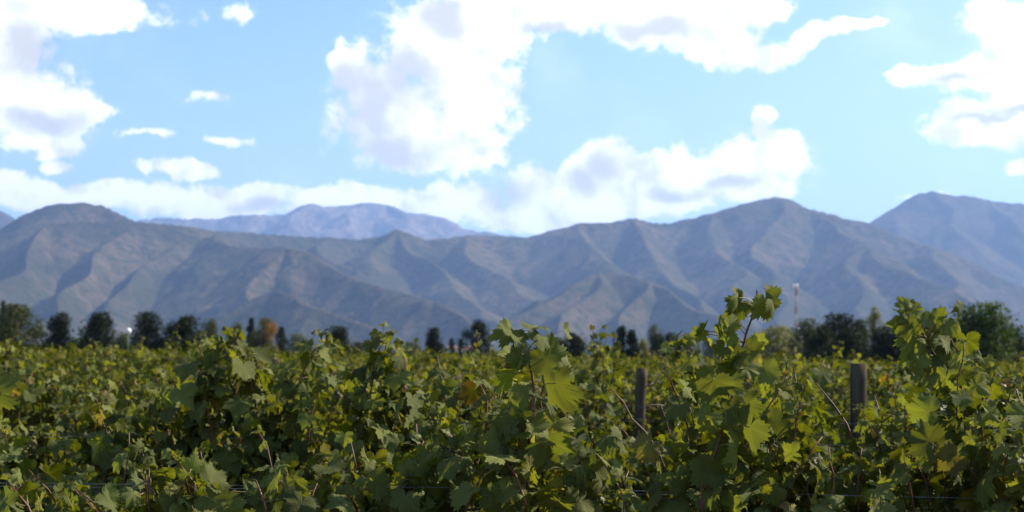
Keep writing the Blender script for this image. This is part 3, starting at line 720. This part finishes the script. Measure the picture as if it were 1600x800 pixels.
# all remaining rows to the end of the vineyard: one mass
def far_rows():
    r = np.random.RandomState(5); L = Leaves(r, 3)
    k = NROW
    while rowY[k] < 128:
        Y = rowY[k]; w = (.37 * Y + 3) * 2; n = int(w * (55 if Y < 70 else 34)); sc = 1.0 if Y < 70 else 1.35
        xs = r.uniform(-w / 2, w / 2, n); ph = r.uniform(0, 6.28)
        zt = 1.70 + .06 * np.sin(xs * 1.9 + ph) + .05 * np.sin(xs * 5.1 + ph * 2) + .07 * np.clip(r.normal(0, 1, n), -1, 2.2)
        zs = zt - np.abs(r.normal(0, .28, n)); zs = np.where(r.uniform(0, 1, n) < .05, zt + r.uniform(0, .22, n), zs)
        ys = Y + r.normal(0, .14, n)
        for x, y, z in zip(xs, ys, zs):
            nn = r.normal(0, .5, 3) + (0, -.25, .55); nn /= np.linalg.norm(nn); t = r.normal(0, .5, 3) - (0, 0, .6); t -= nn * t.dot(nn); t /= np.linalg.norm(t)
            L.put((x, y, z), t, nn, .075 * sc * r.uniform(.8, 1.2), (np.clip(r.normal(.5, .22), 0, 1), r.uniform(), 0))
        k += 1
    me = L.mesh('vineyard_rows', M_FARLEAF)
    tag(link('vineyard_rows', me), 'far vine rows merging into one green sheet in front of the trees', 'vineyard', kind='stuff')
far_rows()

# ------------------------------------------------------------------ posts and wires
def post(px, py, row, dia, label, lean=0.0):
    Y = rowY[row] + .06; p = at(px, py, Y); t = Tubes(); n = 26; rs = np.random.RandomState(int(px))
    zz = np.linspace(-.3, p[2], n)
    pts = np.stack([rs.normal(0, .0012, n) + lean * (zz - p[2]), rs.normal(0, .0012, n), zz - 0], -1)
    rad = np.full(n, dia / 2) * (1 + .03 * np.sin(zz * 5 + px)); rad[-1] *= .93
    t.add(pts, rad, 18, .035)
    o = link('wooden_post', t.mesh('wooden_post', M_POST), None, (p[0], Y, 0))
    tag(o, label, 'post', 'wooden posts of the vine rows')
post(1003, 575, 3, .080, 'slim weathered grey wooden post rising from the vines right of the centre', .03)
post(1342, 568, 2, .094, 'thick dark wooden post with a flat top behind the vines on the right', .012)
post(431, 559, 8, .100, 'small dark wooden post top sticking out of the vines on the left')
post(628, 558, 5, .110, 'blurred post stub barely showing above the vines left of the centre')
post(1398, 569, 10, .095, 'distant small post top in the vines just right of the thick post')
def wire(row, z, dy, label):
    t = Tubes(); Y = rowY[row] + dy; w = .5 * Y + 2; xs = np.linspace(-w, w, 40)
    t.add(np.stack([xs, np.full(40, 0.0), z - .012 * np.abs(np.sin(xs * math.pi / 6))], -1), .0009, 6)
    tag(link('trellis_wire', t.mesh('trellis_wire', M_WIRE), None, (0, Y, 0)), label, 'wire', 'trellis wires')
wnames = {0: 'nearest vine row', 1: 'second vine row', 2: 'third vine row', 3: 'fourth vine row'}
for r_ in range(4):
    wire(r_, 1.530, -.05, 'thin steel wire along the camera side of the ' + wnames[r_])
    wire(r_, 1.512, .06, 'thin steel wire along the far side of the ' + wnames[r_])

# ------------------------------------------------------------------ trees
TREE_MATS = {
 'dark': far_leaf_material('crown_dark', [(0, (0.007, 0.012, 0.003)), (.6, (0.015, 0.023, 0.006)), (1, (0.035, 0.042, 0.009))], .2),
 'conifer': far_leaf_material('crown_conifer', [(0, (0.008, 0.014, 0.006)), (.6, (0.015, 0.026, 0.011)), (1, (0.03, 0.042, 0.015))], .1),
 'mid': far_leaf_material('crown_mid', [(0, (0.03, 0.042, 0.014)), (.6, (0.06, 0.07, 0.026)), (1, (0.11, 0.11, 0.045))], .25),
 'green': far_leaf_material('crown_green', [(0, (0.018, 0.038, 0.008)), (.6, (0.045, 0.078, 0.012)), (1, (0.10, 0.12, 0.02))], .3),
 'yellow': far_leaf_material('crown_yellow', [(0, (0.10, 0.11, 0.04)), (.6, (0.19, 0.19, 0.07)), (1, (0.28, 0.25, 0.10))], .3),
 'orange': far_leaf_material('crown_orange', [(0, (0.05, 0.06, 0.02)), (.45, (0.11, 0.09, 0.03)), (1, (0.26, 0.13, 0.03))], .3),
 'grey': far_leaf_material('crown_grey', [(0, (0.06, 0.075, 0.055)), (.6, (0.11, 0.125, 0.09)), (1, (0.16, 0.17, 0.12))], .2)}
def tree(px, py, wpx, Y, kind, label, shape='round', group='trees beyond the vineyard', name='tree', dens=1.0, px_leaf=1.0, seed=None):
    top = at(px, py, Y); H = top[2]; Wd = wpx / F_PX * Y; rs = np.random.RandomState(int(px * 7 + py) % 99991)
    root = empty(name, (top[0], Y, 0), label, 'tree', group)
    tk = Tubes(); trunk_r = .05 * Wd + .04 * H * .3
    lead = smooth_path([(0, 0, -.2), (rs.normal(0, .1), rs.normal(0, .1), H * .35), (rs.normal(0, .2), rs.normal(0, .2), H * .88)], 10)
    tk.add(lead, np.linspace(trunk_r, trunk_r * .15, 10), 8, .1)
    nb = int(48 * dens) if shape != 'spire' else int(44 * dens)
    pts = []; P = []
    for b in range(nb):
        f = (b + rs.uniform()) / nb                                # height fraction in the crown
        z = H * (.04 + (.86 if shape not in ('spire', 'cone') else .9) * f)
        if shape == 'round': prof = math.sqrt(max(0, 1 - (2 * f - .85) ** 2 / 1.35)) * (1 if f > .2 else .9)
        elif shape == 'cone': prof = (1 - f) ** .75 * 1.0 + .06
        elif shape == 'spire': prof = .55 + .45 * math.sin(math.pi * min(1, f * 1.05)) if f < .8 else (1 - f) * 3.2 + .15
        elif shape == 'round2': prof = math.sqrt(max(0, 1 - f ** 1.6)) * .85 + .12
        elif shape == 'shrub': prof = math.sqrt(max(.05, 1 - f ** 2.2))
        else: prof = math.sqrt(max(.04, 1 - (1.7 * f - .7) ** 2))
        a = rs.uniform(0, 6.28); rr = Wd / 2 * prof * rs.uniform(.55, 1.05) if rs.uniform() > .3 else Wd / 2 * prof * rs.uniform(0, .6)
        c = np.array((math.cos(a) * rr, math.sin(a) * rr, z))
        st = lead[min(9, max(1, int(f * 7)))]
        tk.add(smooth_path([st, (st + c) / 2 + (0, 0, .1 * H * .2), c], 5), np.linspace(trunk_r * .3, .02, 5), 5)
        cr = Wd * rs.uniform(.15, .25) if shape not in ('spire', 'cone') else Wd * rs.uniform(.13, .22)
        pts.append((c, cr, rs.uniform(-.25, .25)))
    VV = []; TT = []; per = int(150)
    for c, cr, hb in pts:
        n = per; u = rs.normal(0, 1, (n, 3)); u /= np.linalg.norm(u, axis=1)[:, None]
        q = c + u * (cr * rs.uniform(.3, 1.15, n) ** .6)[:, None] * np.array((1, 1, 1.15 if shape != 'spire' else 2.0))
        q[:, 2] = np.maximum(q[:, 2], .05); hi = q[:, 2] > H * .96; q[hi, 2] = H * .96 + (q[hi, 2] - H * .96) * .5
        s = max(.09, Wd * .028) * rs.uniform(.7, 1.3, n)
        nr = u + rs.normal(0, .6, (n, 3)); nr /= np.linalg.norm(nr, axis=1)[:, None]
        a = np.cross(nr, rs.normal(0, 1, (n, 3))); a /= np.linalg.norm(a, axis=1)[:, None]; b = np.cross(nr, a)
        quad = np.stack([q - b * s[:, None], q + a * (s * .55)[:, None], q + b * s[:, None], q - a * (s * .55)[:, None]], 1)
        VV.append(quad.reshape(-1, 3))
        t = np.stack([np.clip(rs.normal(.45, .2, n) + hb, 0, 1), rs.uniform(0, 1, n), np.zeros(n)], -1); TT.append(np.repeat(t, 4, 0))
    V = np.concatenate(VV); Fq = np.arange(len(V)).reshape(-1, 4)
    if kind == 'orange':                                           # only one limb of this crown has turned
        T_ = np.concatenate(TT); d = np.linalg.norm(V - np.array((Wd * .28, -Wd * .2, H * .72)), axis=1); T_[:, 0] = np.where(d < Wd * .33, np.clip(T_[:, 0] + .45, 0, 1), T_[:, 0] * .55)
    else: T_ = np.concatenate(TT)
    link('trunk', tk.mesh('trunk', M_BARK), root)
    link('crown', mesh_data('crown', V, Fq, TREE_MATS[kind], None, T_, smooth=False), root)
trees = [
 (6,466,16,190,'mid','thin bare-looking tree top at the far left edge','spire'),
 (28,474,72,180,'mid','broad grey-green tree at the left edge of the tree line','round'),
 (-30,500,60,180,'dark','dark tree cut off by the left edge','round'),
 (92,487,54,178,'dark','dark pear-shaped tree second from the left in the tree line','cone2'),
 (157,487,62,178,'dark','round-topped dark tree left of the white lamp','cone2'),
 (230,485,54,176,'dark','dark upright tree just right of the white lamp','round'),
 (292,494,66,176,'dark','wide dark tree behind the pale-leaved shoots on the left','round'),
 (328,496,36,200,'mid','smaller olive tree joined to the wide dark tree','round'),
 (370,502,30,230,'mid','faint olive tree behind the vine shoots, left of the thin cypress','round'),
 (393,494,14,230,'conifer','thin dark cypress left of the tree with the orange branch','spire'),
 (414,495,44,215,'orange','olive tree with one orange autumn branch','round'),
 (440,510,20,240,'conifer','small blue-green cypress right of the tree with the orange branch','spire'),
 (527,509,50,180,'dark','dark tree leaning over the vine shoots, alone on the left of the centre','cone2'),
 (678,512,40,180,'conifer','dark pointed conifer just left of the red-roofed house','cone'),
 (706,527,14,330,'conifer','tiny far conifer behind the red roof, the left one of two','cone'),
 (720,529,14,330,'conifer','tiny far conifer behind the red roof, the right one of two','cone'),
 (745,497,42,178,'conifer','tall dark bushy conifer just right of the red-roofed house','round'),
 (897,519,44,180,'dark','low dark tree right of the tall central vine shoot','cone2'),
 (876,527,26,260,'mid','small grey-green tree peeping out behind the low dark tree','round'),
 (972,508,22,185,'conifer','dark narrow conifer of the pair above the slim post, the taller one','spire'),
 (988,514,28,185,'conifer','dark conifer of the pair above the slim post, the wider one','cone'),
 (1022,507,26,230,'grey','pale grey-green poplar between the dark conifers','spire'),
 (1030,520,34,185,'conifer','dark rounded conifer in front of the pale poplar','round'),
 (1050,518,36,190,'conifer','dark flat-topped conifer left of the pale hedge','round'),
 (1284,506,40,150,'dark','low dark tree between the olive tree and the large round one','round'),
 (1330,510,50,146,'dark','low dark tree in front of the narrow olive tree','round'),
 (1412,505,44,146,'dark','dark tree just left of the leaning vine shoot','round'),
 (1456,498,48,156,'mid','olive tree showing through the leaning vine shoot','round'),
 (1502,496,56,148,'green','smaller green tree touching the largest one on its left','round'),
 (1568,506,50,150,'dark','dark tree filling in behind the right edge of the largest tree','round'),
 (1262,496,50,160,'mid','olive green tree at the left end of the right-hand grove','round'),
 (1308,489,70,155,'dark','large round dark tree in the right-hand grove','round'),
 (1342,498,30,152,'mid','narrow olive tree between the round dark tree and the yellow poplar','spire'),
 (1366,479,26,185,'yellow','slender pale yellow poplar rising behind the right-hand grove','spire'),
 (1385,508,60,150,'dark','low very dark tree in front of the yellow poplar','round'),
 (1430,500,60,150,'dark','dark tree half hidden behind the leaning vine shoot','round'),
 (1478,500,54,150,'mid','olive tree between the leaning vine shoot and the bright green tree','round'),
 (1536,474,100,140,'green','largest tree of the right-hand grove, bright green on its sunny side','round'),
 (1585,512,56,145,'dark','dark tree at the right edge behind the bright green tree','round'),
 (1640,505,70,145,'dark','dark tree just beyond the right edge','round')]
for (px, py, w, Y, kd, lab, sh) in trees:
    if px < -10 or px > 1615: continue
    tree(px, py, w * (1.04 if px < 600 else 1.1), Y, kd, lab, 'round2' if sh == 'cone2' else sh)
# shrubs
shrubs = [(1215,513,90,230,'yellow','large pale yellow-green willow-like bush left of the red and white mast'),
 (1190,520,50,235,'yellow','smaller pale yellow bush behind the bare-tipped vine shoot'),
 (195,520,40,182,'green','green bush under the white lamp'),
 (262,530,34,182,'green','low green bush between two dark trees on the left'),
 (125,528,40,186,'green','low green bush between the second and third dark trees'),
 (465,522,46,260,'grey','pale grey-green bush right of the small cypress'),
 (562,534,36,230,'mid','low olive bush right of the lone dark tree'),
 (640,536,44,230,'mid','brownish low bush left of the pointed conifer'),
 (1005,527,26,220,'yellow','pale yellow-green bush between the conifers'),
 (1075,522,50,240,'grey','pale grey-green bush left of the bare-tipped vine shoot'),
 (935,532,40,240,'grey','low grey-green bush behind the thin vine shoots'),
 (820,536,50,240,'mid','low olive bush behind the tall central vine shoot'),
 (1110,528,50,280,'grey','far grey-green bush behind the bare-tipped vine shoot')]
for (px, py, w, Y, kd, lab) in shrubs:
    tree(px, py, w, Y, kd, lab, 'shrub', group='bushes beyond the vineyard', name='bush', dens=.6)

# far-off hedgerows and woods on the valley floor: nobody could count them
def woods():
    r = np.random.RandomState(8); V = []; T_ = []
    for Y, h, n, s in ((330, 3.2, 5200, .8), (600, 5.5, 5600, 1.2), (1100, 9, 5600, 2.2), (2200, 15, 5200, 4.0)):
        w = Y * .82; xs = r.uniform(-w / 2, w / 2, n)
        hm = h * np.array([.55 + .5 * abs(mnoise.noise(Vector((x / (h * 5), Y, 0)))) + .5 * max(0, mnoise.noise(Vector((x / (h * 1.3), Y, 4)))) for x in xs])
        q = np.stack([xs, Y + r.normal(0, Y * .03, n), hm * r.uniform(.05, 1, n) ** .6], -1)
        ss = s * r.uniform(.6, 1.2, n); a = r.normal(0, 1, (n, 3)); a /= np.linalg.norm(a, axis=1)[:, None]
        b = np.cross(a, r.normal(0, 1, (n, 3))); b /= np.linalg.norm(b, axis=1)[:, None]
        V.append(np.stack([q - b * ss[:, None], q + a * ss[:, None] * .7, q + b * ss[:, None], q - a * ss[:, None] * .7], 1).reshape(-1, 3))
        hb = np.array([mnoise.noise(Vector((x / (h * 4), Y, 7))) for x in xs])
        T_.append(np.repeat(np.stack([np.clip(r.normal(.4, .15, n) + hb * .6, 0, 1), r.uniform(0, 1, n), np.zeros(n)], -1), 4, 0))
    V = np.concatenate(V); V[:, 2] = np.maximum(V[:, 2], 0.02)
    tag(link('far_wood', mesh_data('far_wood', V, np.arange(len(V)).reshape(-1, 4), TREE_MATS['mid'], None, np.concatenate(T_), smooth=False)),
        'far-off hedgerows and woods on the valley floor below the mountains', 'woodland', kind='stuff')
woods()

# ------------------------------------------------------------------ houses
def house(px, py, wpx, Y, depth, label, wall_h, wins):
    t = at(px, py, Y); Wd = wpx / F_PX * Y; H = t[2]
    root = empty('house', (t[0], Y, 0), label, 'house', 'houses beyond the vineyard')
    V = []; Q = []; box(V, Q, -Wd / 2, Wd / 2, 0, depth, -.2, wall_h)
    link('wall', mesh_data('wall', V, np.array(Q), M_WHITE, smooth=False), root)
    e = .35; V = [(-Wd/2-e, -e, wall_h+.004), (Wd/2+e, -e, wall_h+.004), (Wd/2+e, depth+e, wall_h+.004), (-Wd/2-e, depth+e, wall_h+.004), (-Wd/2+.6, depth/2, H), (Wd/2-.6, depth/2, H)]
    V2 = [(x, y, z - .12) for x, y, z in V[:4]]
    me = mesh_data('roof', V + V2, [np.array([(0,1,5,4),(2,3,4,5),(6,7,1,0),(7,8,2,1),(8,9,3,2),(9,6,0,3),(9,8,7,6)]), np.array([(1,2,5),(3,0,4)])], M_ROOF, smooth=False)
    link('roof', me, root)
    for (u, w, z0, z1) in wins:
        V = []; Q = []; x = u * Wd; box(V, Q, x - w / 2, x + w / 2, -.03, .05, z0, z1)
        win = link('window', mesh_data('window', V, np.array(Q), M_GLASS, smooth=False), root)
        V = []; Q = []
        box(V, Q, x - w / 2 - .08, x + w / 2 + .08, -.06, .0, z0 - .1, z0 - .003)
        link('sill', mesh_data('sill', V, np.array(Q), M_WPAINT, smooth=False), win)
house(717, 541, 44, 330, 7, 'white house with a low red tiled roof between two dark conifers', 3.95, [(-.3, .9, 1.2, 2.3), (.05, .9, 1.2, 2.3), (.34, .9, 1.2, 2.4)])
house(644, 546, 30, 420, 6, 'small pale building half hidden by bushes left of the pointed conifer', 3.0, [(.1, .9, 1.2, 2.2)])
house(1014, 549, 18, 380, 5, 'tiny red-roofed hut at the foot of the dark conifers right of the centre', 2.4, [(.0, .7, 1.1, 1.9)])

# ------------------------------------------------------------------ red and white lattice mast, with cabinet, and the lamp
def mast():
    Y = 420.0; t = at(1244, 444, Y); H = t[2]; root = empty('lattice_mast', (t[0], Y, 0), 'tall thin red and white lattice mast with antennas on top, behind the right-hand grove', 'mast')
    n = 9; w0, w1 = .95, .62
    for k in range(n):
        z0, z1 = H * .97 * k / n, H * .97 * (k + 1) / n; T_ = Tubes()
        def cor(z, c): w = (w0 + (w1 - w0) * z / H) / 2 * 1.15; a = R(90 + 120 * c); return np.array((math.cos(a) * w, math.sin(a) * w, z))
        m_ = 6
        for c in range(3):
            T_.add([cor(z0, c), cor(z1, c)], .055, 6)
            for q in range(m_):
                za, zb = z0 + (z1 - z0) * q / m_, z0 + (z1 - z0) * (q + 1) / m_
                T_.add([cor(za, c), cor(zb, (c + 1) % 3)], .04, 4); T_.add([cor(za, c), cor(za, (c + 1) % 3)], .04, 4)
        link('mast_section', T_.mesh('mast_section', M_RED if k % 2 == 0 else M_MASTW), root)
    for c in range(3):
        a = R(30 + 120 * c); V = []; Q = []
        box(V, Q, -.13, .13, -.08, .08, 0, 1.3)
        o = link('antenna_panel', mesh_data('antenna_panel', V, np.array(Q), M_WPAINT, smooth=False), root)
        o.location = (math.cos(a) * .62, math.sin(a) * .62, H - 1.2); o.rotation_euler = (0, 0, a + R(90))
    T_ = Tubes(); T_.add([(0, 0, H * .97), (0, 0, H + .6)], .05, 6)
    for c in range(3):
        a = R(30 + 120 * c); T_.add([(0, 0, H - .7), (math.cos(a) * .62, math.sin(a) * .62, H - .7)], .05, 5)
    link('mast_head', T_.mesh('mast_head', M_GREYSTEEL), root)
    # water tank on legs beside the foot of the mast
    t2 = at(1240, 511, Y - 6); r2 = empty('water_tank', (t2[0], Y - 6, 0), 'dark grey water tank on a steel frame at the foot of the mast', 'tank')
    h = t2[2]; T_ = Tubes(); T_.add([(0, 0, h - 2.9), (0, 0, h - .25), (0, 0, h)], [1.9, 1.9, 1.2], 20); link('tank', T_.mesh('tank', M_GREYSTEEL), r2)
    for c in range(4):
        a = R(45 + 90 * c); T_ = Tubes(); T_.add([(math.cos(a) * 1.5, math.sin(a) * 1.5, -.1), (math.cos(a) * 1.4, math.sin(a) * 1.4, h - 2.9)], .1, 6)
        link('leg', T_.mesh('leg', M_GREYSTEEL), r2)
mast()
def lamp():
    Y = 172.0; t = at(201, 517, Y); root = empty('street_lamp', (t[0], Y, 0), 'small white globe lamp on a thin pole between two dark trees on the left', 'lamp')
    T_ = Tubes(); T_.add([(0, 0, -.1), (0, 0, t[2] - .25)], [.035, .03], 10); link('pole', T_.mesh('pole', M_GREYSTEEL), root)
    T_ = Tubes(); a = np.linspace(-math.pi / 2, math.pi / 2, 12); T_.add(np.stack([a * 0, a * 0, t[2] + .33 * np.sin(a)], -1), .33 * np.cos(a) + .002, 20); link('globe', T_.mesh('globe', M_WPAINT), root)
    T_ = Tubes(); T_.add([(0, 0, t[2] - .42), (0, 0, t[2] - .31)], [.09, .16], 12); link('collar', T_.mesh('collar', M_GREYSTEEL), root)
lamp()

# ------------------------------------------------------------------ haze
def haze():
    m, T, out = mat('haze'); v = T.new('ShaderNodeVolumePrincipled')
    v.inputs['Color'].default_value = (0.34, 0.53, 1.0, 1); v.inputs['Density'].default_value = 4.8e-5; v.inputs['Anisotropy'].default_value = 0.2
    T.link(v.outputs[0], out.inputs['Volume'])
    V = []; Q = []; box(V, Q, -27000, 27000, -27000, 27000, -2.0, 2500)
    o = link('haze', mesh_data('haze', V, np.array(Q), m, smooth=False)); tag(o, kind='stuff', label='thin blue haze filling the whole valley', cat='haze')
haze()
